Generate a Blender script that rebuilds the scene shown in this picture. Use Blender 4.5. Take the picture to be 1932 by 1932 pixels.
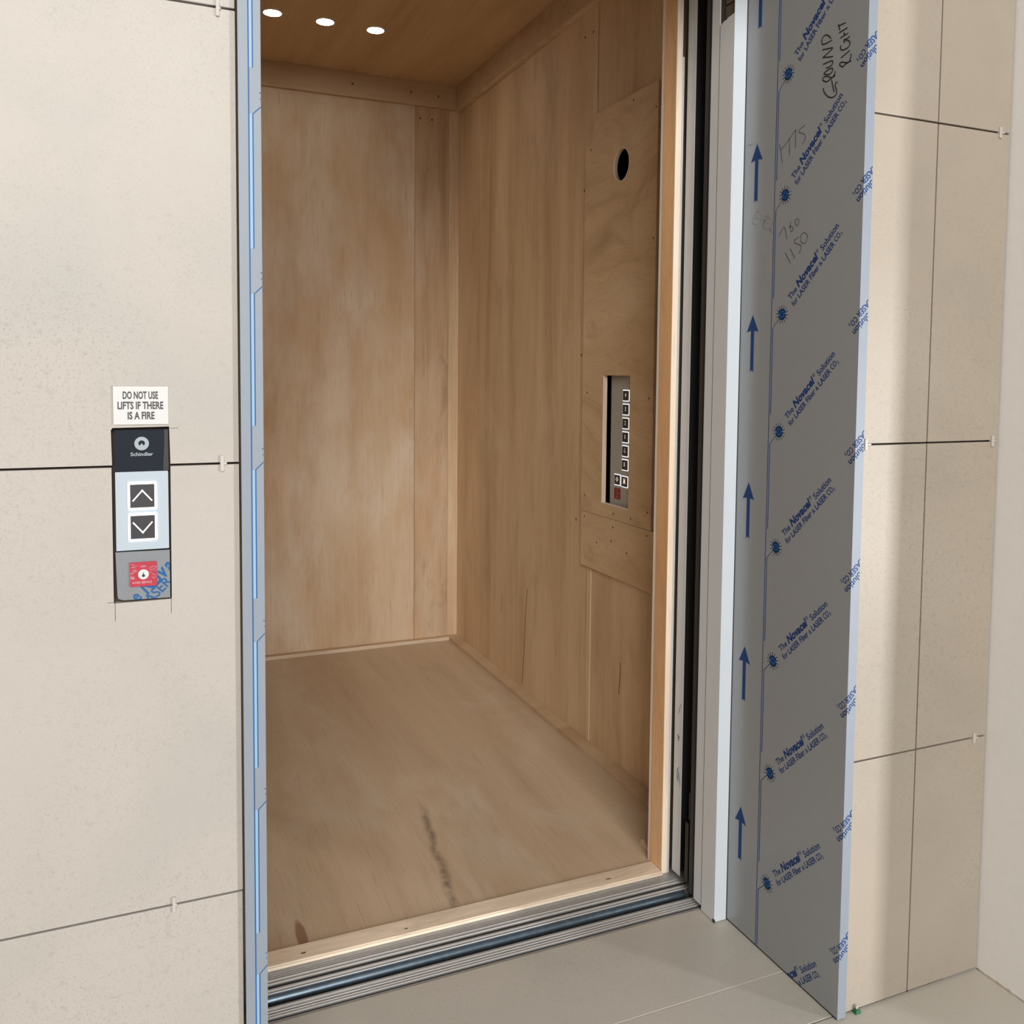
import bpy, bmesh, math, random
from mathutils import Vector, Matrix
random.seed(7)
S = bpy.context.scene
for o in list(bpy.data.objects): bpy.data.objects.remove(o)
COL = S.collection
CW, CB, CC, CL = 1.2388, 2.588, 2.498, -0.131   # lift car: right wall, back wall, ceiling, left wall

# ------------------------------------------------------------------ camera
CAM = Vector((-0.13494569, -1.25104051, 1.21669831))
YAW, PIT, ROL = [math.radians(a) for a in (22.85043093, -3.37819737, 0.48892374)]
FPX, CX, CY = 1679.372, 955.902, 807.022
def basis():
    cy, sy, cp, sp, cr, sr = math.cos(YAW), math.sin(YAW), math.cos(PIT), math.sin(PIT), math.cos(ROL), math.sin(ROL)
    f = Vector((sy*cp, cy*cp, sp)); rt = Vector((cy, -sy, 0)); up = rt.cross(f)
    return cr*rt + sr*up, -sr*rt + cr*up, f
R_, U_, F_ = basis()
cd = bpy.data.cameras.new('camera'); cam = bpy.data.objects.new('camera', cd); COL.objects.link(cam)
M = Matrix((R_, U_, -F_)).transposed().to_4x4(); M.translation = CAM
cam.matrix_world = M
cd.sensor_width = 36; cd.lens = FPX/1932*36
cd.shift_x = (966-CX)/1932; cd.shift_y = (CY-966)/1932
cd.clip_start = 0.05
S.camera = cam

# ------------------------------------------------------------------ light and exposure
S.view_settings.view_transform = 'Standard'; S.view_settings.look = 'None'
S.view_settings.gamma = 1; S.view_settings.use_curve_mapping = False
S.view_settings.exposure = 0.0
w = bpy.data.worlds.new('sky'); S.world = w; w.use_nodes = True
bg = w.node_tree.nodes['Background']; bg.inputs[0].default_value = (0.90, 0.95, 1.0, 1); bg.inputs[1].default_value = 0.25
def area(name, loc, target, sx, sy, power, col):
    l = bpy.data.lights.new(name, 'AREA'); l.shape = 'RECTANGLE'; l.size = sx; l.size_y = sy; l.energy = power; l.color = col
    o = bpy.data.objects.new(name, l); COL.objects.link(o); o.location = loc
    o.rotation_euler = (Vector(target)-Vector(loc)).to_track_quat('-Z', 'Y').to_euler()
    return o
# daylight from the glazed front of the lobby, and an added, unseen key light for the right wall's bright patch
area('front_window_light', (-1.0, -6.0, 3.7), (0.5, 1.0, 0.8), 3.6, 3.4, 540, (1.0, 0.965, 0.91))
area('added_side_key', (3.67, -3.3, 0.55), (1.0, 0.0, 0.8), 0.28, 0.9, 150, (0.97, 0.98, 1.0))

# ------------------------------------------------------------------ materials
def new_mat(name):
    m = bpy.data.materials.new(name); m.use_nodes = True
    return m, m.node_tree.nodes, m.node_tree.links, m.node_tree.nodes['Principled BSDF']
def plain(name, col, rough=0.5, metal=0.0, spec=0.5, noise=0.0, nscale=30, bump=0.0):
    m, n, l, b = new_mat(name)
    b.inputs['Roughness'].default_value = rough; b.inputs['Metallic'].default_value = metal
    b.inputs['Specular IOR Level'].default_value = spec
    b.inputs['Base Color'].default_value = (*col, 1)
    tc = n.new('ShaderNodeTexCoord'); nz = n.new('ShaderNodeTexNoise'); nz.inputs['Scale'].default_value = nscale; nz.inputs['Detail'].default_value = 5
    l.new(tc.outputs['Object'], nz.inputs['Vector'])
    mx = n.new('ShaderNodeMix'); mx.data_type = 'RGBA'
    mx.inputs[6].default_value = (*[c*(1-noise) for c in col], 1); mx.inputs[7].default_value = (*[min(1, c*(1+noise)) for c in col], 1)
    l.new(nz.outputs[0], mx.inputs[0]); l.new(mx.outputs[2], b.inputs['Base Color'])
    if bump:
        bp = n.new('ShaderNodeBump'); bp.inputs['Strength'].default_value = bump; bp.inputs['Distance'].default_value = 0.002
        l.new(nz.outputs[0], bp.inputs['Height']); l.new(bp.outputs[0], b.inputs['Normal'])
    return m
def emit(name, col, strength):
    m, n, l, b = new_mat(name)
    b.inputs['Base Color'].default_value = (*col, 1); b.inputs['Emission Color'].default_value = (*col, 1); b.inputs['Emission Strength'].default_value = strength
    return m
def ramp(n, stops, interp='LINEAR'):
    r = n.new('ShaderNodeValToRGB'); cr = r.color_ramp; cr.interpolation = interp
    while len(cr.elements) < len(stops): cr.elements.new(0.5)
    for e, (p, c) in zip(cr.elements, stops): e.position = p; e.color = (*c, 1) if len(c) == 3 else c
    return r
def noise(n, l, vec, scale, detail=4, rough=0.55, dist=0.0):
    z = n.new('ShaderNodeTexNoise'); z.inputs['Scale'].default_value = scale; z.inputs['Detail'].default_value = detail
    z.inputs['Roughness'].default_value = rough; z.inputs['Distortion'].default_value = dist
    l.new(vec, z.inputs['Vector']); return z
def mapping(n, l, src, scale=(1, 1, 1), loc=(0, 0, 0), rot=(0, 0, 0)):
    mp = n.new('ShaderNodeMapping'); mp.inputs['Scale'].default_value = scale; mp.inputs['Location'].default_value = loc; mp.inputs['Rotation'].default_value = rot
    l.new(src, mp.inputs['Vector']); return mp.outputs[0]
def mixc(n, l, fac, a, b, mode='MIX'):
    mx = n.new('ShaderNodeMix'); mx.data_type = 'RGBA'; mx.blend_type = mode
    for k, v in ((0, fac), (6, a), (7, b)):
        if isinstance(v, (int, float)): mx.inputs[k].default_value = v
        elif isinstance(v, tuple): mx.inputs[k].default_value = (*v, 1)
        else: l.new(v, mx.inputs[k])
    return mx.outputs[2]
def mth(n, l, op, a, b=None, clamp=False):
    m = n.new('ShaderNodeMath'); m.operation = op; m.use_clamp = clamp
    for k, v in ((0, a), (1, b)):
        if v is None: continue
        if isinstance(v, (int, float)): m.inputs[k].default_value = v
        else: l.new(v, m.inputs[k])
    return m.outputs[0]

def plywood(name, light, mid, dark, axis='z', pale=(0.60, 0.48, 0.36), pale_amt=0.45, streak=0.55, stain=0.4, seed=0.0, rough=0.62, flame=0.0, stain_col=None, pale_lo=0.50, pale_hi=0.66, psc=1.7, pdist=0.6):
    m, n, l, b = new_mat(name)
    b.inputs['Roughness'].default_value = rough; b.inputs['Specular IOR Level'].default_value = 0.3
    tc = n.new('ShaderNodeTexCoord')
    off = (seed*1.37, seed*0.71, seed*2.13)
    src = mapping(n, l, tc.outputs['Object'], loc=off)
    if flame:
        nz = noise(n, l, src, 1.6, 2); add = n.new('ShaderNodeVectorMath'); add.operation = 'MULTIPLY_ADD'
        l.new(nz.outputs[1], add.inputs[0]); add.inputs[1].default_value = (flame,)*3; l.new(src, add.inputs[2]); src = add.outputs[0]
    k = {'x': (0.7, 8, 8), 'y': (8, 0.7, 8), 'z': (8, 8, 0.7)}[axis]
    k2 = {'x': (3, 120, 120), 'y': (120, 3, 120), 'z': (120, 120, 3)}[axis]
    k3 = {'x': (1, 2.6, 2.6), 'y': (2.6, 1, 2.6), 'z': (2.6, 2.6, 1)}[axis]
    g1 = noise(n, l, mapping(n, l, src, k), 1.0, 5, 0.6, 0.4)
    r1 = ramp(n, [(0.28, dark), (0.5, mid), (0.72, light)]); l.new(g1.outputs[0], r1.inputs[0])
    g2 = noise(n, l, mapping(n, l, src, k2), 1.0, 3, 0.6)
    fine = ramp(n, [(0.3, (0.78, 0.78, 0.78)), (0.6, (1.06, 1.06, 1.06))]); l.new(g2.outputs[0], fine.inputs[0])
    c = mixc(n, l, streak, r1.outputs[0], fine.outputs[0], 'MULTIPLY')
    g3 = noise(n, l, mapping(n, l, src, k3), psc, 6, 0.62, pdist)
    pm = ramp(n, [(pale_lo, (0, 0, 0)), (pale_hi, (1, 1, 1))]); l.new(g3.outputs[0], pm.inputs[0])
    c = mixc(n, l, mth(n, l, 'MULTIPLY', pm.outputs[0], pale_amt), c, pale)
    g4 = noise(n, l, mapping(n, l, src, k3, loc=(3.1, 7.7, 1.9)), 2.6, 5, 0.6, 0.9)
    sm = ramp(n, [(0.55, (0, 0, 0)), (0.72, (1, 1, 1))]); l.new(g4.outputs[0], sm.inputs[0])
    c = mixc(n, l, mth(n, l, 'MULTIPLY', sm.outputs[0], stain), c, stain_col or tuple(0.55*x for x in dark), 'MIX')
    k4 = {'x': (9, 260, 260), 'y': (260, 9, 260), 'z': (260, 260, 9)}[axis]
    g5 = noise(n, l, mapping(n, l, src, k4), 1.0, 2, 0.6); g6 = noise(n, l, mapping(n, l, src, loc=(9, 4, 2)), 5, 3)
    po = ramp(n, [(0.60, (0, 0, 0)), (0.70, (1, 1, 1))]); l.new(g5.outputs[0], po.inputs[0])
    c = mixc(n, l, mth(n, l, 'MULTIPLY', po.outputs[0], mth(n, l, 'MULTIPLY', g6.outputs[0], 0.55)), c, tuple(0.6*x for x in dark))
    l.new(c, b.inputs['Base Color'])
    bp = n.new('ShaderNodeBump'); bp.inputs['Strength'].default_value = 0.12; bp.inputs['Distance'].default_value = 0.002
    l.new(g2.outputs[0], bp.inputs['Height']); l.new(bp.outputs[0], b.inputs['Normal'])
    return m, n, l, b, c, tc
def stone(name, base, warm, grey, speck, rough=0.45, big=1.0):
    m, n, l, b = new_mat(name)
    b.inputs['Roughness'].default_value = rough; b.inputs['Specular IOR Level'].default_value = 0.35
    tc = n.new('ShaderNodeTexCoord'); o = tc.outputs['Object']
    z1 = noise(n, l, o, 2.2*big, 5, 0.6, 0.3); r1 = ramp(n, [(0.3, grey), (0.5, base), (0.72, warm)]); l.new(z1.outputs[0], r1.inputs[0])
    z2 = noise(n, l, o, 85, 6, 0.75); z3 = noise(n, l, mapping(n, l, o, loc=(5, 2, 8)), 3.3*big, 4, 0.6)
    sp = ramp(n, [(0.54, (0, 0, 0)), (0.66, (1, 1, 1))]); l.new(z2.outputs[0], sp.inputs[0])
    sm = ramp(n, [(0.38, (0.2,)*3), (0.64, (1, 1, 1))]); l.new(z3.outputs[0], sm.inputs[0])
    z4 = noise(n, l, o, 300, 3, 0.7); sp2 = ramp(n, [(0.56, (0, 0, 0)), (0.66, (1, 1, 1))]); l.new(z4.outputs[0], sp2.inputs[0])
    f = mth(n, l, 'MULTIPLY', mth(n, l, 'MAXIMUM', mth(n, l, 'MULTIPLY', sp.outputs[0], 0.55), mth(n, l, 'MULTIPLY', sp2.outputs[0], 0.8)), mth(n, l, 'MULTIPLY', sm.outputs[0], 0.62))
    l.new(mixc(n, l, f, r1.outputs[0], speck), b.inputs['Base Color'])
    return m
TILE = stone('cream_stone_tile', (0.385, 0.353, 0.320), (0.408, 0.376, 0.343), (0.345, 0.325, 0.297), (0.17, 0.15, 0.125))
TILE_R = stone('shaded_stone_tile', (0.333, 0.286, 0.234), (0.353, 0.307, 0.256), (0.292, 0.258, 0.215), (0.14, 0.112, 0.08))  # darker, warmer copy of the cream tile; right wall's shade put into colour
FTILE = stone('beige_floor_tile', (0.45, 0.415, 0.36), (0.48, 0.44, 0.385), (0.41, 0.385, 0.335), (0.26, 0.235, 0.20), 0.42)
GROUT_D = plain('dark_open_joint', (0.05, 0.035, 0.028), 0.9)
GROUT_L = plain('pale_grout', (0.50, 0.46, 0.38), 0.85)
PLASTER = plain('white_plaster', (0.74, 0.71, 0.67), 0.8, noise=0.03, nscale=60, bump=0.15)
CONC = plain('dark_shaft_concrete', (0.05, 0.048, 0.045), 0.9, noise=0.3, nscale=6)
FILM = plain('grey_film_on_steel', (0.305, 0.315, 0.325), 0.30, 0.15, 0.5, noise=0.03, nscale=40)
FILM_EDGE = plain('bluish_film_on_steel', (0.215, 0.242, 0.283), 0.55, 0.1, 0.5, noise=0.04, nscale=50)
INK = plain('blue_film_ink', (0.004, 0.035, 0.15), 0.55, 0, 0.25)
INKM = plain('mid_blue_film_ink', (0.012, 0.085, 0.235), 0.55, 0, 0.3)
HALO = plain('pale_blue_film_ink', (0.23, 0.345, 0.47), 0.5)
HALO_G = plain('faint_blue_film_ink', (0.19, 0.23, 0.30), 0.5)
MARK = plain('black_marker', (0.012, 0.011, 0.011), 0.6)
PEN = plain('dark_pen', (0.035, 0.033, 0.032), 0.6)
PENCIL = plain('pencil_grey', (0.16, 0.155, 0.15), 0.6)
WHITE = plain('white_powder_coat', (0.60, 0.66, 0.715), 0.42, noise=0.02, nscale=20)
GREYP = plain('grey_painted_steel', (0.635, 0.64, 0.645), 0.42, noise=0.03, nscale=30)
ALU = plain('worn_aluminium', (0.36, 0.355, 0.35), 0.4, 0.45, noise=0.18, nscale=90)
ALU_B = plain('glint_white_ridge', (0.85, 0.85, 0.85), 0.32, 0.4, noise=0.06, nscale=120)  # near-white base: the specular glint on the ridges is painted in
ALU_D = plain('shaded_sill_groove', (0.035, 0.033, 0.031), 0.7, 0.2)  # near-black fill: the shade inside the grooves is put into the colour
SKYSTEEL = plain('sky_tinted_steel', (0.16, 0.21, 0.26), 0.33, 0.85, noise=0.35, nscale=70)  # blue tint is the reflected sky, put into the base colour
STEEL = plain('galvanised_steel', (0.58, 0.61, 0.65), 0.4, 0.1, noise=0.1, nscale=60)
DIM = plain('dim_dark_metal', (0.045, 0.045, 0.043), 0.5, 0.2)
BLACK = plain('black_rubber', (0.02, 0.02, 0.021), 0.6)
GLASS = plain('black_gloss_glass', (0.016, 0.019, 0.026), 0.12, 0.0, 0.45, noise=0.0, nscale=26, bump=0.9)
LOPPLATE = plain('pale_blue_plate', (0.36, 0.415, 0.465), 0.4)
BRUSH = plain('brushed_steel_film', (0.21, 0.22, 0.235), 0.38, 0.3, noise=0.06, nscale=40)
BTN = plain('charcoal_button_face', (0.03, 0.028, 0.032), 0.4)
RINGL = emit('lit_button_ring', (1, 1, 1), 0.75)
RINGC = emit('lit_button_frame', (0.92, 0.96, 1), 0.95)
GLYPH = emit('lit_button_glyph', (1, 0.98, 0.96), 0.7)
GLYPHC = emit('lit_digit', (0.95, 0.86, 0.72), 0.25)
RED = plain('red_key_plate', (0.36, 0.022, 0.045), 0.45, noise=0.25, nscale=160)
REDC = plain('dark_red_key_plate', (0.28, 0.022, 0.02), 0.45)
PINK = plain('pale_pink_print', (0.50, 0.27, 0.29), 0.6)
WPRINT = plain('white_print', (0.85, 0.84, 0.83), 0.5)
LOGO = plain('silver_print', (0.27, 0.31, 0.335), 0.45)
SIGNW = plain('white_sign_plate', (0.53, 0.525, 0.52), 0.35)
SIGNT = plain('grey_sign_letters', (0.04, 0.036, 0.04), 0.5)
COPM = plain('grey_control_plate', (0.42, 0.42, 0.385), 0.5, 0.0, noise=0.05, nscale=12)
SPACER = plain('white_spacer_plastic', (0.42, 0.39, 0.35), 0.5)
SPACER_G = plain('green_spacer_plastic', (0.02, 0.12, 0.05), 0.5)
SCREW = plain('dark_screw_head', (0.055, 0.033, 0.02), 0.6, 0.3)
LAMP = emit('white_led_lens', (1, 0.96, 0.88), 66)
VOID = plain('recess_shade', (0.03, 0.022, 0.016), 0.9)  # near-black colour standing in for the shade inside open gaps
TIMBER = plain('dim_timber', (0.16, 0.13, 0.09), 0.8, noise=0.2, nscale=25)

W_BACK = plywood('plywood_back_wall', (0.68, 0.515, 0.355), (0.61, 0.44, 0.285), (0.50, 0.33, 0.195), 'z', (0.74, 0.645, 0.525), 0.7, 0.16, 0.5, 1.0, stain_col=(0.56, 0.35, 0.18), pale_lo=0.42, pale_hi=0.66, psc=1.9, pdist=0.15)[0]
W_STRIP = plywood('plywood_back_strip', (0.66, 0.49, 0.33), (0.55, 0.385, 0.245), (0.36, 0.225, 0.13), 'z', (0.68, 0.56, 0.43), 0.5, 0.5, 0.35, 17.0)[0]
W_SIDE = plywood('plywood_side_wall', (0.72, 0.53, 0.34), (0.62, 0.445, 0.27), (0.48, 0.32, 0.18), 'z', (0.73, 0.57, 0.40), 0.45, 0.22, 0.2, 4.0)[0]
W_CEIL = plywood('plywood_ceiling', (0.655, 0.471, 0.282), (0.575, 0.402, 0.230), (0.471, 0.310, 0.167), 'y', (0.655, 0.483, 0.310), 0.25, 0.2, 0.12, 9.0)[0]
W_BOARD = plywood('plywood_cover_board', (0.70, 0.515, 0.325), (0.63, 0.45, 0.27), (0.50, 0.33, 0.18), 'y', (0.72, 0.56, 0.385), 0.4, 0.25, 0.45, 6.0, flame=0.3)[0]
W_TRIM = plywood('plywood_trim', (0.60, 0.44, 0.285), (0.54, 0.385, 0.24), (0.46, 0.31, 0.18), 'x', (0.60, 0.47, 0.33), 0.25, 0.25, 0.12, 2.0)[0]
W_JAMB = plywood('orange_plywood_lining', (0.862, 0.535, 0.285), (0.759, 0.440, 0.215), (0.621, 0.336, 0.155), 'z', (0.862, 0.586, 0.362), 0.2, 0.35, 0.25, 3.0, flame=0.2)[0]
W_EDGE = plywood('pale_plywood_edge', (0.92, 0.78, 0.64), (0.88, 0.73, 0.58), (0.62, 0.44, 0.31), 'z', (0.93, 0.82, 0.70), 0.4, 0.3, 0.08, 5.0)[0]
W_EDGEH = plywood('pale_plywood_edge_flat', (0.80, 0.69, 0.55), (0.74, 0.62, 0.48), (0.52, 0.39, 0.28), 'x', (0.82, 0.73, 0.61), 0.4, 0.4, 0.1, 5.0)[0]
W_BATTEN = plywood('pale_batten_wood', (0.74, 0.57, 0.39), (0.67, 0.50, 0.325), (0.52, 0.36, 0.22), 'z', (0.76, 0.62, 0.46), 0.35, 0.4, 0.25, 8.0)[0]
W_SILL = plywood('pale_threshold_board', (0.84, 0.71, 0.56), (0.76, 0.62, 0.47), (0.55, 0.41, 0.29), 'x', (0.82, 0.71, 0.58), 0.4, 0.6, 0.35, 11.0, flame=0.10)[0]
def floor_ply():
    m, n, l, b, c, tc = plywood('plywood_floor', (0.57, 0.445, 0.315), (0.52, 0.395, 0.27), (0.45, 0.325, 0.215), 'y', (0.60, 0.505, 0.40), 0.55, 0.12, 0.3, 13.0, rough=0.5, stain_col=(0.36, 0.26, 0.18))
    sx = n.new('ShaderNodeSeparateXYZ'); l.new(tc.outputs['Object'], sx.inputs[0])
    x, y = mth(n, l, 'ADD', sx.outputs[0], (CL+CW)/2), mth(n, l, 'ADD', sx.outputs[1], 1.6)
    wob = noise(n, l, tc.outputs['Object'], 9, 3); wv = mth(n, l, 'MULTIPLY', mth(n, l, 'SUBTRACT', wob.outputs[0], 0.5), 0.035)
    # straight dark scuff running towards the door
    line = n.new('ShaderNodeMath'); line.operation = 'MULTIPLY_ADD'; l.new(y, line.inputs[0]); line.inputs[1].default_value = 0.1415; line.inputs[2].default_value = 0.4443
    d = mth(n, l, 'ABSOLUTE', mth(n, l, 'ADD', mth(n, l, 'SUBTRACT', x, line.outputs[0]), wv))
    near = n.new('ShaderNodeMapRange'); l.new(d, near.inputs[0]); near.inputs[1].default_value = 0.001; near.inputs[2].default_value = 0.016; near.inputs[3].default_value = 1; near.inputs[4].default_value = 0
    a = n.new('ShaderNodeMapRange'); l.new(y, a.inputs[0]); a.inputs[1].default_value = 1.13; a.inputs[2].default_value = 1.0
    brk = noise(n, l, tc.outputs['Object'], 22, 4, 0.7); br = ramp(n, [(0.35, (0.25,)*3), (0.6, (1, 1, 1))]); l.new(brk.outputs[0], br.inputs[0])
    f = mth(n, l, 'MULTIPLY', mth(n, l, 'MULTIPLY', near.outputs[0], a.outputs[0]), mth(n, l, 'MULTIPLY', br.outputs[0], 0.75))
    c = mixc(n, l, f, c, (0.10, 0.075, 0.06))
    dx = mth(n, l, 'MULTIPLY', mth(n, l, 'ADD', mth(n, l, 'SUBTRACT', x, 0.187), mth(n, l, 'MULTIPLY', wv, 0.5)), 95)
    dy = mth(n, l, 'MULTIPLY', mth(n, l, 'SUBTRACT', y, 0.625), 15)
    rr = mth(n, l, 'ADD', mth(n, l, 'MULTIPLY', dx, dx), mth(n, l, 'MULTIPLY', dy, dy))
    st = n.new('ShaderNodeMapRange'); l.new(rr, st.inputs[0]); st.inputs[1].default_value = 0.55; st.inputs[2].default_value = 1.3; st.inputs[3].default_value = 0.75; st.inputs[4].default_value = 0
    c = mixc(n, l, st.outputs[0], c, (0.20, 0.085, 0.045))
    dust = noise(n, l, tc.outputs['Object'], 140, 4, 0.8); dr = ramp(n, [(0.58, (0, 0, 0)), (0.68, (1, 1, 1))]); l.new(dust.outputs[0], dr.inputs[0])
    c = mixc(n, l, mth(n, l, 'MULTIPLY', dr.outputs[0], 0.3), c, (0.13, 0.10, 0.075))
    l.new(c, b.inputs['Base Color'])
    return m
W_FLOOR = floor_ply()
SPLIT = plain('dark_wood_split', (0.20, 0.12, 0.065), 0.8, noise=0.4, nscale=60)

# ------------------------------------------------------------------ mesh helpers
def link(name, me, mats, parent=None):
    o = bpy.data.objects.new(name, me); COL.objects.link(o)
    for m in (mats if isinstance(mats, (list, tuple)) else [mats]): me.materials.append(m)
    if parent: 
        o.parent = parent
        if parent.type == 'EMPTY': me.transform(Matrix.Translation(-root_loc(parent)))
        elif parent.parent: me.transform(Matrix.Translation(-root_loc(parent)))
    return o
def root_loc(o):
    v = Vector((0, 0, 0))
    while o: v += o.location; o = o.parent
    return v
class MB:
    def __init__(s): s.bm = bmesh.new()
    def box(s, x0, x1, y0, y1, z0, z1, bev=0.0, mi=0):
        g = bmesh.ops.create_cube(s.bm, size=1)
        bmesh.ops.scale(s.bm, vec=(x1-x0, y1-y0, z1-z0), verts=g['verts'])
        bmesh.ops.translate(s.bm, vec=((x0+x1)/2, (y0+y1)/2, (z0+z1)/2), verts=g['verts'])
        fs = {f for v in g['verts'] for f in v.link_faces}
        if bev:
            r = bmesh.ops.bevel(s.bm, geom=list({e for v in g['verts'] for e in v.link_edges}), offset=bev, segments=2, profile=0.6, affect='EDGES')
            fs = set(r['faces']) | {f for f in fs if f.is_valid}
        for f in fs: f.material_index = mi
        return s
    def prism(s, pts, axis, a, b, mi=0):
        # pts: 2-D outline in the plane normal to axis, extruded a..b
        def P(p, t): return {'x': (t, p[0], p[1]), 'y': (p[0], t, p[1]), 'z': (p[0], p[1], t)}[axis]
        v0 = [s.bm.verts.new(P(p, a)) for p in pts]; v1 = [s.bm.verts.new(P(p, b)) for p in pts]
        fs = [s.bm.faces.new(v0), s.bm.faces.new(v1[::-1])]
        n = len(pts)
        for i in range(n): fs.append(s.bm.faces.new((v0[i], v1[i], v1[(i+1) % n], v0[(i+1) % n])))
        for f in fs: f.material_index = mi
        return s
    def ringplate(s, outer, inner, axis, a, b, mi=0):
        # frame between two outlines with the same number of points
        def P(p, t): return {'x': (t, p[0], p[1]), 'y': (p[0], t, p[1]), 'z': (p[0], p[1], t)}[axis]
        n = len(outer)
        A = [s.bm.verts.new(P(p, a)) for p in outer]; B = [s.bm.verts.new(P(p, a)) for p in inner]
        C = [s.bm.verts.new(P(p, b)) for p in outer]; D = [s.bm.verts.new(P(p, b)) for p in inner]
        for i in range(n):
            j = (i+1) % n
            for q in ((A[i], A[j], B[j], B[i]), (C[i], D[i], D[j], C[j]), (A[i], C[i], C[j], A[j]), (B[i], B[j], D[j], D[i])):
                s.bm.faces.new(q).material_index = mi
        return s
    def poly(s, pts3, mi=0):
        f = s.bm.faces.new([s.bm.verts.new(p) for p in pts3]); f.material_index = mi; return s
    def me(s, name):
        bmesh.ops.recalc_face_normals(s.bm, faces=s.bm.faces[:])
        m = bpy.data.meshes.new(name); s.bm.to_mesh(m); s.bm.free(); return m
    def obj(s, name, mats, parent=None): return link(name, s.me(name), mats, parent)
def tag(o, label=None, cat=None, group=None, kind=None):
    if label: o['label'] = label
    if cat: o['category'] = cat
    if group: o['group'] = group
    if kind: o['kind'] = kind
    return o
def thing(name, loc, label, cat, group=None):
    o = bpy.data.objects.new(name, None); COL.objects.link(o); o.location = loc; o.empty_display_size = 0.05
    return tag(o, label, cat, group)
def struct(mb, name, mats, label, cat): return tag(mb.obj(name, mats), label, cat, kind='structure')
def rrect(x0, x1, y0, y1, r, k=5):
    out = []
    for cx, cy, a in ((x1-r, y1-r, 0), (x0+r, y1-r, 90), (x0+r, y0+r, 180), (x1-r, y0+r, 270)):
        for i in range(k+1):
            t = math.radians(a + 90*i/k); out.append((cx+r*math.cos(t), cy+r*math.sin(t)))
    return out
def circ(cx, cy, r, n=32, ry=None): return [(cx+r*math.cos(2*math.pi*i/n), cy+(ry or r)*math.sin(2*math.pi*i/n)) for i in range(n)]
_tc = {}
def text2d(body, bold=0.0, shear=0.0):
    # triangles of a line of type, baseline at y=0, cap height 1, starting at x=0; returns verts, faces, width
    key = (body, bold, shear)
    if key in _tc: return _tc[key]
    c = bpy.data.curves.new('type', 'FONT'); c.body = body; c.offset = bold; c.shear = shear; c.resolution_u = 3
    o = bpy.data.objects.new('type', c); COL.objects.link(o)
    dg = bpy.context.evaluated_depsgraph_get(); dg.update()
    me = bpy.data.meshes.new_from_object(o.evaluated_get(dg))
    vs = [(v.co.x, v.co.y) for v in me.vertices]; fs = [tuple(p.vertices) for p in me.polygons]
    bpy.data.objects.remove(o); bpy.data.curves.remove(c); bpy.data.meshes.remove(me)
    cap = 0.692
    x0 = min(v[0] for v in vs); x1 = max(v[0] for v in vs)
    vs = [((x-x0)/cap, y/cap) for x, y in vs]
    _tc[key] = (vs, fs, (x1-x0)/cap); return _tc[key]
def put_text(bm, body, origin, width, cap, ang=0.0, bold=0.0, shear=0.0, mi=0, to3=None):
    # lays type with its lower left at origin, stretched to width, cap height cap, turned by ang; to3 maps (a,b)->xyz
    vs, fs, wd = text2d(body, bold, shear)
    ca, sa = math.cos(ang), math.sin(ang); out = []
    for x, y in vs:
        X, Y = x*width/wd, y*cap
        p = (origin[0]+X*ca-Y*sa, origin[1]+X*sa+Y*ca)
        out.append(bm.verts.new(to3(p) if to3 else (p[0], p[1], 0)))
    for f in fs:
        try: bm.faces.new([out[i] for i in f]).material_index = mi
        except ValueError: pass
def stroke(bm, pts, wd, mi=0, to3=None):
    # ribbon along a polyline (smoothed)
    P = [Vector(p) for p in pts]
    if len(P) > 2:
        closed = (P[0]-P[-1]).length < 1e-4
        Q = []
        for i in range(len(P)-1):
            p0 = P[i-1] if i else (P[-2] if closed else P[0]); p3 = P[i+2] if i+2 < len(P) else (P[1] if closed else P[-1])
            for k in range(4):
                t = k/4; a, b_, c_, d_ = p0, P[i], P[i+1], p3
                Q.append(0.5*((2*b_) + (c_-a)*t + (2*a-5*b_+4*c_-d_)*t*t + (3*b_-a-3*c_+d_)*t**3))
        Q.append(P[-1]); P = Q
    L = []; Rr = []
    for i, p in enumerate(P):
        d = (P[min(i+1, len(P)-1)]-P[max(i-1, 0)])
        if d.length < 1e-7: d = Vector((1, 0))
        d.normalize(); nn = Vector((-d.y, d.x))*wd/2
        for lst, q in ((L, p+nn), (Rr, p-nn)): lst.append(bm.verts.new(to3(q) if to3 else (q.x, q.y, 0)))
    for i in range(len(P)-1): bm.faces.new((L[i], L[i+1], Rr[i+1], Rr[i])).material_index = mi

# ------------------------------------------------------------------ key dimensions (metres)
JL, JR = 0.0297, 1.078          # faces of the two printed door jambs
JF, JB = -0.0084, 0.333         # front and back of the jambs
WX = 1.457                      # plaster side wall
J1 = 0.4946                     # first wall-tile joint

# ------------------------------------------------------------------ the setting
def tiles(xs, zs, back, corner=0.002):
    mb = MB()
    for i in range(len(xs)-1):
        for k in range(len(zs)-1):
            mb.box(xs[i]+(0.0015 if i else 0), xs[i+1]-0.0015, 0.0, 0.0105, zs[k]+0.0016, zs[k+1]-0.0016, 0.0012)
    mb.box(*back, mi=1)
    return mb
ZS = [0.003, J1, J1+0.6, J1+1.2, J1+1.8, 2.8]
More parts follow.
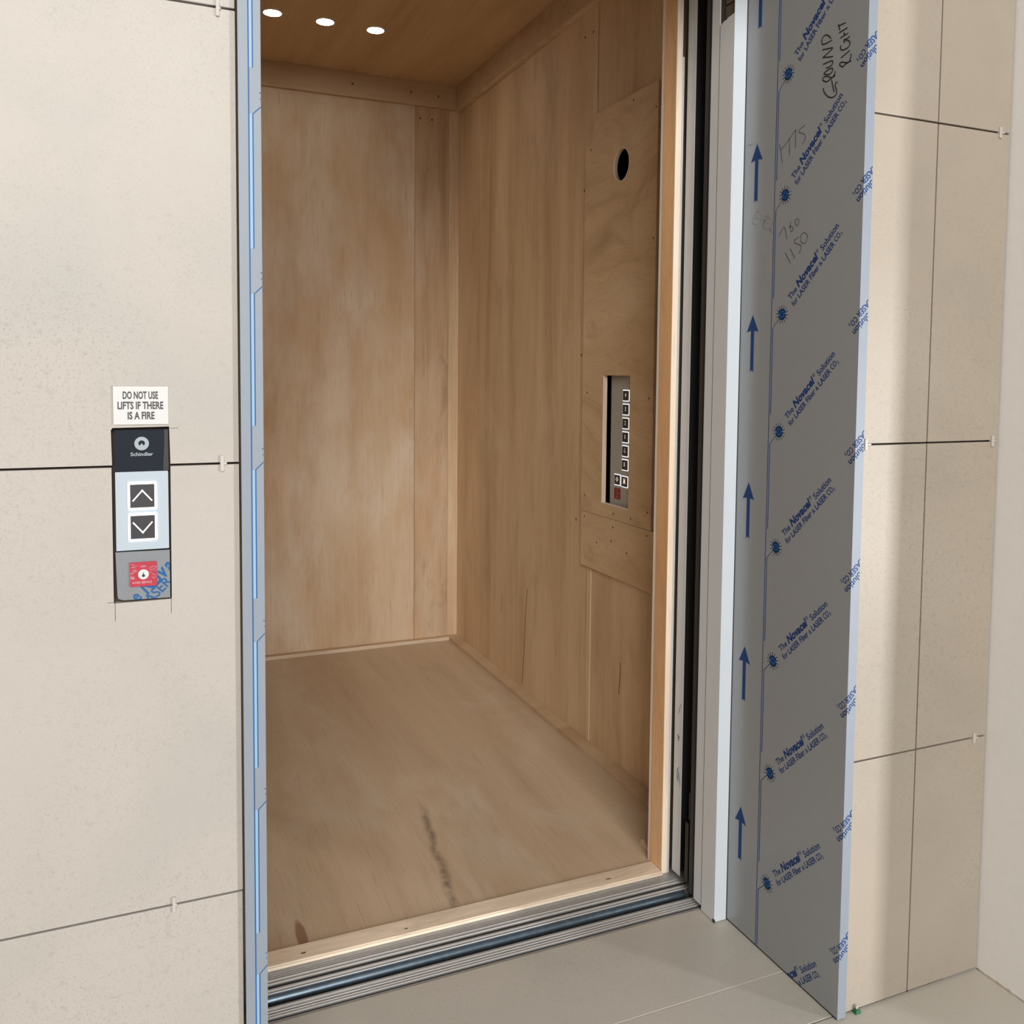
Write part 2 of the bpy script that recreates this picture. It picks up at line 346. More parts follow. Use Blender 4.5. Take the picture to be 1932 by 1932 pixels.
# the call panel sits in a slot cut through the tiles: build the left wall round it
def left_wall():
    mb = MB()
    px0, px1, pz0, pz1 = -0.1605, -0.0892, 0.9155, 1.1445
    for k in range(5):
        z0, z1 = ZS[k]+0.0016, ZS[k+1]-0.0016
        for x0, x1 in ((-3.6, -2.4), (-2.4, -1.2), (-1.2, -0.0022)):
            x0 += 0.0015; x1 -= 0.0
            if x1 < -0.5 or z1 < pz0 or z0 > pz1: mb.box(x0, x1-0.0015*(x1 < -0.5), 0, 0.0105, z0, z1, 0.0012); continue
            if z0 < pz0:   # tile below the slot: notch its top edge
                pts = [(x0, z0), (x1, z0), (x1, z1), (px1, z1), (px1-0.0005, pz0), (px0, pz0), (px0, z1), (x0, z1)]
            else:
                pts = [(x0, z0), (px0+0.0008, z0), (px0, pz1-0.003), (px0+0.002, pz1), (px1-0.001, pz1+0.001), (px1, z0), (x1, z0), (x1, z1), (x0, z1)]
            mb.prism(pts, 'y', 0.0, 0.0105)
    mb.box(-3.6, -0.0005, 0.0112, 0.30, 0.0, 2.8, mi=1)
    return mb
struct(left_wall(), 'wall_left', [TILE, GROUT_D], 'cream stone-tiled wall left of the lift opening with dark open joints', 'wall')
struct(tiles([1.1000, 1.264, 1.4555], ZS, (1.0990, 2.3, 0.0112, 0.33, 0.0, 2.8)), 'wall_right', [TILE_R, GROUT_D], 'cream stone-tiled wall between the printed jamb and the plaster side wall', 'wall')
struct(MB().box(WX, WX+0.14, -0.36, 0.0110, 0.002, 2.8), 'wall_side', PLASTER, 'smooth white plaster return wall at the right edge', 'wall')
struct(MB().box(0.0, JR+0.02, 0.0, 0.33, 2.12, 2.8), 'wall_header', [TILE, GROUT_D], 'tiled wall above the lift opening', 'wall')
def lobby_floor():
    mb = MB(); g = 0.0008
    for x0, x1 in ((-3.6, -2.3312), (-2.3312, -1.1312), (-1.1312, 0.0688), (0.0688, 1.2688), (1.2688, 2.4688)):
        for y0, y1 in ((-4.6, -3.6), (-3.6, -2.4), (-2.4, -1.2), (-1.2, 0.0055)):
            mb.box(x0+g, x1-g, y0+g, y1-g, -0.012, 0.0, 0.0006)
    mb.box(JL-0.03, 1.0988, 0.0085, 0.1440, -0.012, 0.0, 0.0006)
    mb.box(JL-0.03, 1.0988, 0.1464, 0.3895, -0.012, 0.0, 0.0006)
    mb.box(-3.6, 2.4688, -4.6, 0.0, -0.05, -0.0006, mi=1)
    mb.box(JL-0.03, 1.0988, 0.1, 0.3885, -0.05, -0.0006, mi=1)
    mb.box(-0.0, 1.0988, -0.001, 0.012, -0.05, -0.004, mi=2)
    return mb
struct(lobby_floor(), 'floor', [FTILE, GROUT_L, GROUT_D], 'beige stone floor tiles with thin pale joints in front of the lift', 'floor')
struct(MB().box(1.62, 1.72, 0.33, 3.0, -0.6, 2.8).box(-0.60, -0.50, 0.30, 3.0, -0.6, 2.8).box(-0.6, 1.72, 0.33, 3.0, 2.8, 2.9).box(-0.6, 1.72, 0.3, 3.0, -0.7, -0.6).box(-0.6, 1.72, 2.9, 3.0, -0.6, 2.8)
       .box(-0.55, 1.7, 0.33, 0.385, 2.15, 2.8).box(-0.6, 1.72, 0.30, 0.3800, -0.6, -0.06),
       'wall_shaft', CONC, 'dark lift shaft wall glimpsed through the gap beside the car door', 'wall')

# ------------------------------------------------------------------ printed door jambs
FP = 0.2375
UC = JB-JF                       # film coordinate of the outer corner
def film_art(u0, u1, v0, v1, arrows=True, inverted=True, texts=True):
    # the film's repeat pattern, drawn flat in (u, v); materials: 0 ink, 1 mid ink, 2 halo, 3 faint halo
    bm = bmesh.new()
    def rect(a, b, c, d, mi): bm.faces.new([bm.verts.new(p) for p in ((a, c, 0), (b, c, 0), (b, d, 0), (a, d, 0))]).material_index = mi
    rect(0.1002, 0.1018, v0, v1, 0)
    n0, n1 = int(v0//FP)-2, int(v1//FP)+2
    for n in range(n0, n1):
        b = n*FP
        rect(0.1018, 0.1054, b+0.1906, b+0.1303+FP, 2)
        rect(0.1054, 0.1070, b+0.1906, b+0.1303+FP, 0)
        stroke(bm, [(0.1062, b+0.1303), (0.1240, b+0.1478)], 0.0012, 0)
        c = (0.1330, b+0.1566)
        for i in range(14):
            a = 2*math.pi*(i+0.5)/14+0.1; d = (math.cos(a), math.sin(a))
            stroke(bm, [(c[0]+d[0]*0.0095, c[1]+d[1]*0.0095), (c[0]+d[0]*0.0185, c[1]+d[1]*0.0185)], 0.0014, 0)
        star = []
        for i in range(56):
            r = 0.0112 if i % 2 == 0 else 0.0070; a = 2*math.pi*i/56; star.append((c[0]+r*math.cos(a), c[1]+r*math.sin(a), 0.00006))
        bm.faces.new([bm.verts.new(p) for p in star]).material_index = 1
        bm.faces.new([bm.verts.new((x, y, 0.0001)) for x, y in circ(c[0], c[1], 0.0050, 20)]).material_index = 0
        if texts:
            q = math.sqrt(0.5); A = math.radians(45)
            def line(base, items, ang):
                ca, sa = math.cos(ang), math.sin(ang)
                for body, s0, s1, cap, bold, shear, rise in items:
                    o = (base[0]+s0*ca-rise*sa, base[1]+s0*sa+rise*ca)
                    put_text(bm, body, o, s1-s0, cap, ang, bold, shear, 0)
            l1 = [('The', 0, 0.0275, 0.0120, 0.012, 0, 0), ('Novacel', 0.0325, 0.1085, 0.0152, 0.035, 0.22, 0), ('\u00ae', 0.1105, 0.1165, 0.0072, 0, 0, 0.0085), ('Solution', 0.1225, 0.180, 0.0122, 0.012, 0, 0)]
            l2 = [('for', 0, 0.0178, 0.0118, 0.012, 0, 0), ('LASER', 0.0225, 0.0632, 0.0112, 0.016, 0, 0), ('Fiber', 0.0680, 0.0975, 0.0116, 0.016, 0, 0), ('&', 0.1015, 0.1095, 0.0085, 0, 0, 0), ('LASER', 0.1138, 0.1535, 0.0112, 0.016, 0, 0), ('CO', 0.1575, 0.1740, 0.0112, 0.012, 0, 0), ('2', 0.1755, 0.1795, 0.0058, 0.01, 0, -0.0012)]
            line((0.1570, b+0.1830), l1, A); line((0.1672, b+0.1695), l2, A)
            if inverted:
                e1 = (0.3250, b+0.1141)              # where the upside-down line ends
                A2 = A+math.pi
                line((e1[0]+0.180*q, e1[1]+0.180*q), l1, A2)
                line((e1[0]-0.0098+0.1795*q, e1[1]+0.0124+0.1795*q), l2, A2)
    if arrows:
        for k in range(8):
            t = 0.2803+0.3558*(k-1); uc = 0.0415
            for g, mi in ((0.0012, 3), (0.0, 0)):
                pts = [(0, t+g*2), (0.0185+g, t-0.0350-g), (0.0050+g, t-0.0330), (0.0050+g, t-0.1195-g), (0, t-0.1160-g), (-0.0050-g, t-0.1195-g), (-0.0050-g, t-0.0330), (-0.0185-g, t-0.0350-g)]
                bm.faces.new([bm.verts.new((uc+x, y, 0.0 if mi == 0 else -0.00012)) for x, y in pts]).material_index = mi
    bmesh.ops.triangulate(bm, faces=[f for f in bm.faces if len(f.verts) > 4])
    for co, no in (((u0, 0, 0), (-1, 0, 0)), ((u1, 0, 0), (1, 0, 0)), ((0, v0, 0), (0, -1, 0)), ((0, v1, 0), (0, 1, 0))):
        bmesh.ops.bisect_plane(bm, geom=bm.verts[:]+bm.edges[:]+bm.faces[:], plane_co=co, plane_no=no, clear_outer=True)
    return bm
HZ = 2.3
# right-hand jamb: wide reveal face (looking left) and narrow front face
jr = thing('door_jamb', (JR, JB, 0), 'grey film-covered steel jamb right of the opening, printed with blue arrows and slanted lettering', 'door jamb')
MB().box(JR, JR+0.0014, JF+0.0006, JB, 0.0050, HZ).obj('reveal_panel', FILM, jr)
fe = MB().box(JR, JR+0.0205, JF, JF+0.0016, 0.003, HZ, 0.0005).box(JR+0.0189, JR+0.0205, JF+0.0016, 0.012, 0.003, HZ).obj('front_edge', FILM_EDGE, jr); fe['label'] = 'narrow bluish front edge'
MB().box(JR+0.0020, JR+0.0180, JF+0.004, JB, -0.0005, 0.006).obj('foot_shade_strip', BLACK, jr)  # black strip stands in for the shade under the jamb
bm = film_art(0.0, UC+0.0195, 0.004, HZ-0.01)
bmesh.ops.bisect_plane(bm, geom=bm.verts[:]+bm.edges[:]+bm.faces[:], plane_co=(UC, 0, 0), plane_no=(1, 0, 0))
for v in bm.verts:
    u, z, e = v.co
    v.co = (JR-0.0003-e, JB-u, z) if u <= UC+1e-6 else (JR+u-UC, JF-0.0003-e, z)
    if abs(u-UC) < 1e-5: v.co = (JR-0.0003, JF-0.0003, z)
me = bpy.data.meshes.new('film_print'); bm.to_mesh(me); bm.free()
p_ = link('film_print', me, [INK, INKM, HALO_G, HALO_G], jr); p_['label'] = 'blue printed film pattern'
MARKER = [[(0.2861,1.865),(0.2676,1.8653)],[(0.2671,1.8684),(0.2719,1.8565)],[(0.2908,1.8543),(0.2698,1.8523)],[(0.2925,1.8441),(0.2736,1.8417)],[(0.2813,1.8486),(0.2852,1.8431)],[(0.2846,1.8292),(0.2828,1.836),(0.2893,1.8326),(0.2949,1.8297),(0.2979,1.8252),(0.2965,1.8204),(0.2905,1.8175),(0.2782,1.8184),(0.2743,1.8246),(0.2758,1.8277)],[(0.2974,1.8366),(0.2868,1.8342)],[(0.2984,1.8114),(0.2763,1.8049)],[(0.3017,1.8047),(0.3005,1.7972),(0.2983,1.7917)],[(0.3025,1.7915),(0.291,1.7909),(0.2814,1.7864)],[(0.2935,1.7902),(0.2835,1.795),(0.276,1.7969),(0.2734,1.7942),(0.2763,1.7906),(0.2814,1.7873)],[(0.2515,1.8451),(0.2296,1.8444),(0.2252,1.8512),(0.2271,1.8578),(0.2329,1.8604),(0.2401,1.858),(0.2467,1.8526),(0.2494,1.8485)],[(0.2274,1.8352),(0.2514,1.8312),(0.2522,1.8283),(0.2312,1.821),(0.2319,1.8199),(0.2559,1.814)],[(0.2305,1.8076),(0.2517,1.8074),(0.2559,1.8041),(0.254,1.7998),(0.247,1.7979),(0.238,1.7984)],[(0.251,1.794),(0.2562,1.7915),(0.2557,1.788),(0.2502,1.7843),(0.2411,1.7854),(0.2332,1.7894),(0.2383,1.792),(0.251,1.794)],[(0.2625,1.7855),(0.2611,1.7801),(0.2562,1.7762)],[(0.2637,1.7775),(0.2404,1.7718)],[(0.2543,1.7754),(0.2439,1.7812),(0.2347,1.7835),(0.2307,1.781),(0.2324,1.7769),(0.2404,1.7723)],[(0.2336,1.7633),(0.2331,1.7593),(0.2387,1.7505),(0.2467,1.7432),(0.2571,1.7389),(0.2653,1.7403),(0.2682,1.7457),(0.2667,1.7515),(0.2639,1.7577),(0.2644,1.7621),(0.2693,1.7642)],[(0.2538,1.7724),(0.2575,1.7605),(0.2616,1.7472)]]
PENS = [[(0.1115,1.6862),(0.1171,1.6718),(0.1217,1.648)],[(0.1169,1.6751),(0.1301,1.6819),(0.1418,1.6917)],[(0.1418,1.6917),(0.1427,1.658)],[(0.1419,1.6904),(0.1592,1.7046)],[(0.1592,1.7046),(0.1594,1.6687)],[(0.1858,1.7067),(0.171,1.7017),(0.1689,1.6967),(0.1843,1.689),(0.1869,1.6797),(0.1792,1.6713)],[(0.1188,1.5035),(0.133,1.5187),(0.1421,1.493)],[(0.1521,1.5264),(0.1513,1.516),(0.1541,1.5059),(0.1599,1.5099),(0.1548,1.5171),(0.1465,1.5159)],[(0.1745,1.5285),(0.1663,1.5282),(0.1649,1.522),(0.1692,1.5158),(0.1749,1.5189),(0.175,1.5277)],[(0.1382,1.4665),(0.1542,1.4443)],[(0.1525,1.4729),(0.167,1.4517)],[(0.1759,1.4932),(0.1655,1.4882),(0.1658,1.4825),(0.1813,1.4764),(0.1839,1.4697),(0.1784,1.4608)],[(0.1897,1.4992),(0.1818,1.4939),(0.1838,1.4825),(0.1928,1.4781),(0.1995,1.4836),(0.2003,1.493),(0.1908,1.4998)]]
FAINT = [[(0.0537,1.5602),(0.0443,1.5626),(0.0316,1.5423),(0.0467,1.5366)],[(0.0408,1.5503),(0.0502,1.548)],[(0.0631,1.5553),(0.0585,1.5399)],[(0.0855,1.5475),(0.0725,1.5487),(0.068,1.5317)],[(0.0663,1.5421),(0.0755,1.5398)],[(0.0934,1.5404),(0.0779,1.5437),(0.0681,1.5283),(0.0814,1.5213)],[(0.0782,1.5352),(0.0848,1.5325)],[(0.0905,1.5167),(0.0976,1.5323),(0.1013,1.5325)],[(0.0838,1.5252),(0.0976,1.5106)],[(0.0103,1.707),(0.0267,1.7066)]]
bm = bmesh.new(); t3 = lambda p: (JR-0.0006, JB-p[0], p[1])
for s_ in MARKER: stroke(bm, s_, 0.0022, 0, t3)
for s_ in PENS: stroke(bm, s_, 0.0011, 1, t3)
for s_ in FAINT: stroke(bm, s_, 0.0007, 2, t3)
me = bpy.data.meshes.new('handwriting'); bm.to_mesh(me); bm.free()
h_ = link('handwriting', me, [MARK, PEN, PENCIL], jr); h_['label'] = 'black handwritten GROUND RIGHT and pen figures'
# left-hand jamb: only its front face shows
jl = thing('door_jamb', (0.0, JB, 0), 'bluish film-covered steel jamb left of the opening with thin blue lines', 'door jamb')
MB().box(0.0, JL, JF, JF+0.0016, 0.003, HZ, 0.0005).obj('front_edge', FILM_EDGE, jl)
MB().box(JL-0.0014, JL, JF+0.0016, JB, 0.003, HZ).obj('reveal_panel', FILM, jl)
SH = 0.1010-0.0137
bm = film_art(SH+0.0004, SH+JL-0.0003, 0.004, HZ-0.01, arrows=False, inverted=False, texts=False)
for v in bm.verts: v.co = (v.co.x-SH, JF-0.0003-v.co.z, v.co.y+0.005)
me = bpy.data.meshes.new('film_print'); bm.to_mesh(me); bm.free()
link('film_print', me, [INKM, INKM, HALO, HALO], jl)['label'] = 'blue printed lines'

# ------------------------------------------------------------------ landing door frame and doors
FX = 1.045
up = thing('door_upright', (FX, JB, 0), 'white painted steel door upright between the printed jamb and the grey door leaf', 'door upright')
f_ = MB().box(FX, JR-0.0016, JB, JB+0.0015, 0.002, HZ).obj('front_plate', WHITE, up); f_['label'] = 'bright white front face'
MB().prism([(JB+0.0015, 0.002), (0.3826, 0.002), (0.3826, 1.972), (0.3775, 1.9735), (0.3700, 1.9762), (0.3590, 1.9772), (0.3560, 1.9795), (0.3450, 1.9800), (0.3385, 1.9812), (JB+0.0015, 1.9815)], 'x', FX, FX+0.0015).obj('side_plate', GREYP, up)
MB().box(FX+0.012, JR-0.002, JB+0.008, 0.380, 1.90, 2.012).box(FX+0.012, JR-0.002, JB+0.012, 0.380, 2.016, 2.075).obj('timber_packer', TIMBER, up)['label'] = 'dim timber seen through the torn notch'
MB().box(JR-0.0016, JR-0.0002, JB-0.001, JB+0.002, 0.002, HZ).obj('seal_strip', BLACK, up)
MB().box(FX+0.0017, JR-0.002, 0.3812, 0.3836, 1.90, HZ).box(JR-0.006, JR-0.002, JB+0.002, 0.381, 1.90, HZ).obj('cavity_shade_sheet', VOID, up)  # dark sheets added so the cavity behind the notch looks shaded
tag(MB().box(JL, 0.0625, JB, JB+0.05, 0.002, HZ).obj('door_upright', WHITE), 'white painted steel door upright behind the left jamb', 'door upright')
ld = thing('landing_door', (FX, 0.40, 0.012), 'grey landing door leaf slid open, its edge showing behind the white upright', 'lift door')
MB().box(FX+0.003, JR, 0.3828, 0.3840, 0.004, 2.12).obj('seam_shade_back', VOID, up)  # dark backing added to keep the seam in painted shade
MB().box(FX-0.0001, FX+0.002, 0.3827, 0.3840, 0.004, 1.972).obj('seam_shade_strip', VOID, up)  # dark strip painted in as the shade of the seam
MB().box(FX, 1.60, 0.3842, 0.4125, 0.0125, 2.14).obj('leaf', GREYP, ld)
MB().box(FX+0.0015, FX+0.0050, 0.4127, 0.4190, 0.0125, 2.12).obj('edge_seal', BLACK, ld)
MB().box(FX+0.0040, FX+0.0058, 0.4250, 0.4380, 0.0125, 2.12).obj('guide_strip', DIM, ld)
cdr = thing('car_door', (1.066, 0.52, 0.012), 'grey car door leaf slid open beside the plywood lining with pen scribbles', 'lift door')
MB().box(1.0724, 1.60, 0.5260, 0.5380, 0.0090, 2.14).obj('leaf', BLACK, cdr)['label'] = 'black back of the door leaf'
MB().box(1.0695, 1.0722, 0.5080, 0.5400, 0.0090, 2.14, 0.0006).obj('leaf_edge', GREYP, cdr)['label'] = 'grey painted edge with pen scribbles'
t3 = lambda p: (1.0690, p[0]+0.006, p[1])
for grp in ([[(0.507, 0.432), (0.512, 0.422), (0.517, 0.406)]], [[(0.521, 0.352), (0.513, 0.348), (0.511, 0.342)], [(0.519, 0.345), (0.511, 0.350)], [(0.516, 0.356), (0.518, 0.336)]], [[(0.519, 0.268), (0.512, 0.258), (0.518, 0.246), (0.513, 0.240)], [(0.515, 0.262), (0.508, 0.246), (0.505, 0.232)], [(0.510, 0.275), (0.517, 0.268), (0.519, 0.252), (0.512, 0.244)]]):
    bm = bmesh.new()
    for s_ in grp: stroke(bm, s_, 0.0012, 0, t3)
    me = bpy.data.meshes.new('pen_scribble'); bm.to_mesh(me); bm.free(); link('pen_scribble', me, PEN, cdr)
MB().box(1.0600, 1.0800, 0.4560, 0.4600, 0.175, 0.240, 0.0015).obj('door_coupler', DIM, cdr)
MB().box(1.0585, 1.0600, 0.4580, 0.4700, 0.020, 0.165).box(1.0600, 1.0800, 0.4660, 0.4700, 0.020, 0.085).obj('coupler_arm', DIM, cdr)

# ------------------------------------------------------------------ sills
ls = thing('landing_sill', (0.55, 0.41, -0.02), 'grooved aluminium landing sill along the edge of the floor tiles', 'door sill')
mb = MB()
pr = [(0.3905, -0.03), (0.3905, -0.0008), (0.3962, -0.0008), (0.3962, -0.012), (0.4030, -0.012), (0.4030, -0.0002)]
yy = 0.4030
for a in (0.4060, 0.4120, 0.4180, 0.4245, 0.4310):
    pr += [(a, -0.0002), (a+0.0007, -0.0011), (a+0.0015, -0.0002)]
pr += [(0.4364, -0.0004), (0.4364, -0.03)]
mb.prism(pr, 'x', -0.3, 1.6); mb.obj('sill_plate', ALU, ls)
MB().box(-0.3, 1.6, 0.4030, 0.4052, -0.0015, 0.0006, 0.0003).box(-0.3, 1.6, 0.4118, 0.4126, -0.001, 0.0004).box(-0.3, 1.6, 0.4200, 0.4207, -0.001, 0.0004).box(-0.3, 1.6, 0.4285, 0.4292, -0.001, 0.0004).obj('bright_ridge', ALU_B, ls)['label'] = 'ridges with a bright glint painted in'
MB().box(-0.3, 1.6, 0.3958, 0.4034, -0.0125, -0.0030).obj('guide_groove', ALU_D, ls)['label'] = 'dark door groove'
cs = thing('car_sill', (0.55, 0.50, -0.02), 'grooved aluminium car sill with a dark steel nose, sky reflection painted in blue, below the plywood threshold', 'door sill')
pr = [(0.4735, -0.03), (0.4735, -0.0006)]
for a in (0.4775, 0.4840):
    pr += [(a, -0.0002), (a+0.0007, -0.0011), (a+0.0015, -0.0002)]
pr += [(0.4870, -0.0002), (0.4870, -0.014), (0.4985, -0.014), (0.4985, -0.0002)]
for a in (0.5065, 0.5120, 0.5175, 0.5230, 0.5285):
    pr += [(a, -0.0002), (a+0.0007, -0.0011), (a+0.0015, -0.0002)]
pr += [(0.60, -0.0004), (0.60, -0.03)]
MB().prism(pr, 'x', -0.1, 1.30).obj('sill_plate', ALU, cs)
MB().box(-0.1, 1.085, 0.4722, 0.4738, -0.0015, 0.0003, 0.0003).box(-0.1, 1.0655, 0.4806, 0.4822, -0.0012, 0.0004, 0.0003).box(-0.1, 1.0655, 0.4986, 0.5024, -0.0020, 0.0006, 0.0005).box(-0.1, 1.0655, 0.5098, 0.5112, -0.0012, 0.0004, 0.0003).obj('bright_ridge', ALU_B, cs)['label'] = 'ridges with a bright glint painted in'
MB().box(-0.1, 1.30, 0.4868, 0.4988, -0.0145, -0.0035).obj('guide_groove', ALU_D, cs)['label'] = 'dark door groove'
nose = []
for i in range(37):
    t = math.radians(80+130*i/36); nose.append((0.4740+0.0125*math.cos(t), -0.0150+0.0130*math.sin(t)))
nose += [(0.4625, -0.10), (0.4660, -0.10), (0.4735, -0.03)]
MB().prism(nose, 'x', -0.1, 1.0590).obj('apron_nose', SKYSTEEL, cs)['label'] = 'dark rounded steel nose with a painted-in blue sky reflection'
for p in cs.children[-1].data.polygons: p.use_smooth = False

# ------------------------------------------------------------------ lift car lined in plywood
car = thing('lift_car', ((CL+CW)/2, 1.6, 0), 'lift car lined with raw plywood, open towards the lobby', 'lift car')
MB().box(CL-0.012, CW+0.012, 0.594, CB+0.012, -0.018, 0.0).obj('floor_sheet', W_FLOOR, car)['label'] = 'scuffed plywood floor with a dark streak'
MB().box(CL, 1.0320, CB, CB+0.012, 0, CC).box(CL, CW, CB+0.012, CB+0.016, 0, CC, mi=1).obj('back_wall', [W_BACK, VOID], car)['label'] = 'pale weathered plywood back wall'
MB().box(1.0335, CW+0.012, CB, CB+0.012, 0, CC).obj('back_wall', W_STRIP, car)['label'] = 'darker streaked plywood strip in the back corner'
MB().box(CW, CW+0.012, 0.615, 1.0180, 0, CC).box(CW, CW+0.012, 1.2210, CB, 0, CC).box(CW, CW+0.012, 1.0180, 1.2210, 0, 0.79).box(CW, CW+0.012, 1.0180, 1.2210, 1.24, 1.78).box(CW, CW+0.012, 1.0180, 1.2210, 1.92, CC).obj('side_wall', W_SIDE, car)
MB().box(CL-0.012, CL, 0.615, CB, 0, CC).obj('side_wall', W_SIDE, car)
# ceiling sheet with three round cut-outs is closed above by the lamps themselves
MB().box(CL, CW, 0.60, CB, CC, CC+0.012).obj('ceiling_sheet', W_CEIL, car)
t_ = MB().box(CL, CW-0.0205, CB-0.015, CB, 2.3955, CC-0.0005, 0.0006).obj('ceiling_trim', W_TRIM, car); t_['label'] = 'plywood strip along the top of the back wall'
MB().box(CW-0.0200, CW, 0.616, CB, 2.3950, CC-0.0005, 0.0006).obj('ceiling_trim', W_TRIM, car)
MB().box(CW-0.0202, CW-0.0002, 0.616, CB-0.001, 2.3900, 2.3950, 0.0004).obj('trim_edge', W_BATTEN, car)['label'] = 'pale lower edge of the side trim'
MB().box(1.1910, CW-0.0005, CB-0.0040, CB-0.0002, 0.0155, 2.394, 0.0005).obj('corner_batten', W_BATTEN, car)['label'] = 'pale batten in the far corner'
MB().box(CW-0.0030, CW, 1.2860, 1.3120, 0.0155, 2.389, 0.0005).obj('seam_batten', W_BATTEN, car)['label'] = 'pale batten over the side wall seam'
MB().box(1.1930, CW-0.0003, 0.6155, CB-0.0303, 0.0003, 0.0150, 0.0006).obj('skirting_board', W_TRIM, car)
MB().box(1.1916, 1.1928, 0.6155, CB-0.0303, 0.0003, 0.0146).obj('skirting_edge', W_TRIM, car)
MB().box(CL, CW-0.0003, CB-0.0300, CB-0.0003, 0.0003, 0.0150, 0.0006).obj('skirting_board', W_TRIM, car)
MB().box(CL, 1.1928, CB-0.0318, CB-0.0302, 0.0003, 0.0150).obj('skirting_edge', W_EDGEH, car)['label'] = 'pale sawn edge of the back skirting'
# front returns, lining boards and their sawn edges (right side shows)
MB().box(1.0478, CW+0.012, 0.5985, 0.6125, 0, CC).obj('front_return', W_SIDE, car)
MB().box(1.0462, 1.0476, 0.5960, 0.6130, 0.0003, CC).obj('return_edge', W_EDGE, car)['label'] = 'pale sawn edge of the front return panel'
MB().box(1.0435, 1.0590, 0.5480, 0.5956, 0.0095, CC).obj('jamb_lining', W_JAMB, car)['label'] = 'orange-brown plywood lining of the car doorway'
MB().box(1.0435, 1.0590, 0.5450, 0.5478, 0.0095, CC, 0.0004).box(1.0445, 1.0590, 0.5450, 0.5478, 0.0003, 0.0095).obj('lining_edge', W_EDGE, car)['label'] = 'pale sawn front edge of the lining'
MB().box(1.0593, 1.0645, 0.5452, 0.5960, 0.0003, 1.96).obj('frame_strip', STEEL, car)['label'] = 'thin bright metal strip'
MB().box(1.0647, 1.0690, 0.5620, 0.5960, 0.0003, CC).obj('frame_strip', BLACK, car)
MB().box(CL-0.012, 0.0500, 0.5985, 0.6125, 0, CC).obj('front_return', W_SIDE, car)
MB().box(0.0400, 0.0500, 0.5375, 0.5980, 0.0003, CC).obj('jamb_lining', W_JAMB, car)
MB().box(0.0500, 1.0440, 0.5400, 0.6100, 2.17, CC).obj('door_header', W_SIDE, car)

tb = thing('threshold_board', (0.55, 0.565, 0), 'pale flat plywood board lying across the car doorway behind the aluminium sill', 'board')
MB().prism([(0.5405, 0.0003), (0.5405, 0.0062), (0.5430, 0.0085), (0.5905, 0.0090), (0.5938, 0.0068), (0.5940, 0.0003)], 'x', 0.0510, 1.0432).obj('board', W_SILL, tb)
MB().box(0.0510, 1.0432, 0.5388, 0.5403, 0.0003, 0.0064).obj('sawn_edge', W_EDGEH, tb)['label'] = 'bright sawn front edge'
def knot(x, y, sx, sy, mat):
    pts = [(x+sx*math.cos(a)*(1+0.25*math.sin(3*a)), y+sy*math.sin(a)) for a in [2*math.pi*i/14 for i in range(14)]]
    MB().prism(pts, 'z', 0.00885, 0.00905).obj('knot', mat, tb)
KN = plain('dark_knot', (0.13, 0.085, 0.055), 0.7)
knot(0.178, 0.5600, 0.006, 0.0026, KN); knot(0.905, 0.5620, 0.007, 0.0022, KN); knot(0.40, 0.5585, 0.004, 0.002, KN)
oc = thing('wood_offcut', (1.073, 0.665, 0), 'small pale plywood offcut on the car floor by the front return', 'offcut')
MB().prism([(1.0800, 0.6880), (1.0700, 0.6860), (1.0640, 0.6180), (1.0720, 0.6160)], 'z', 0.0004, 0.0100).obj('piece', W_BOARD, oc)
MB().prism([(1.0800, 0.6880), (1.0700, 0.6860), (1.0702, 0.6872), (1.0798, 0.6892)], 'z', 0.0004, 0.0101).obj('sawn_end', W_EDGEH, oc)

# splits in the side wall sheets
for k_, (y0, z0, y1, z1, wd) in enumerate(((1.793, 0.407, 1.834, 0.027, 0.0042), (2.0435, 0.331, 2.053, 0.252, 0.003), (1.090, 0.3374, 1.0965, 0.2355, 0.0045))):
    pts = [(y0+(y1-y0)*t+0.0015*math.sin(7*t+k_), z0+(z1-z0)*t) for t in [i/6 for i in range(7)]]
    bm = bmesh.new(); stroke(bm, pts, wd, 0, lambda p: (CW-0.0004, p[0], p[1]))
    me = bpy.data.meshes.new('wood_split'); bm.to_mesh(me); bm.free(); link('wood_split', me, SPLIT, car)['label'] = 'dark split in the side wall veneer'

# ------------------------------------------------------------------ plywood cover boards on the side wall
BX = CW-0.0124
def screws(parent, pts, x, r=0.0030):
    base = None
    for y, z_ in pts:
        mb = MB(); mb.prism(circ(y, z_, r*0.8, 10, r*1.15), 'x', x-0.0007, x-0.0001)
        mb.obj('screw', SCREW, parent)
cbu = thing('cover_board', (CW, 1.12, 1.40), 'tall plywood cover board on the side wall with a round hole and a button slot', 'cover board')
ub = MB()
SY0, SY1, SZ0, SZ1 = 1.0410, 1.2045, 0.8172, 1.2187
HY, HZc, HR, HRz = 1.1125, 1.8490, 0.0455, 0.0480
# board in rectangles around the slot, plus a frame round the hole
Y0, Y1, Z0, Z1 = 0.9130, 1.3440, 0.7755, 2.0400
def bx(a, b, c, d): ub.box(BX, CW-0.0002, a, b, c, d)
bx(Y0, SY0, Z0, 1.74); bx(SY1, Y1, Z0, 1.74); bx(SY0, SY1, Z0, SZ0); bx(SY0, SY1, SZ1, 1.74)
n = 48
hole = circ(HY, HZc, HR, n, HRz)
sq = []
for y, z_ in hole:
    dy, dz = (y-HY)/HR, (z_-HZc)/HRz; k = 0.094/max(abs(dy), abs(dz)); sq.append((HY+dy*k, HZc+dz*k))
ub.ringplate(sq, hole, 'x', BX, CW-0.0002)
bx(Y0, HY-0.094, 1.74, 1.975); bx(HY+0.094, Y1, 1.74, 1.955); bx(HY-0.094, HY+0.094, 1.74, HZc-0.094); bx(HY-0.094, HY+0.094, HZc+0.094, 1.975)
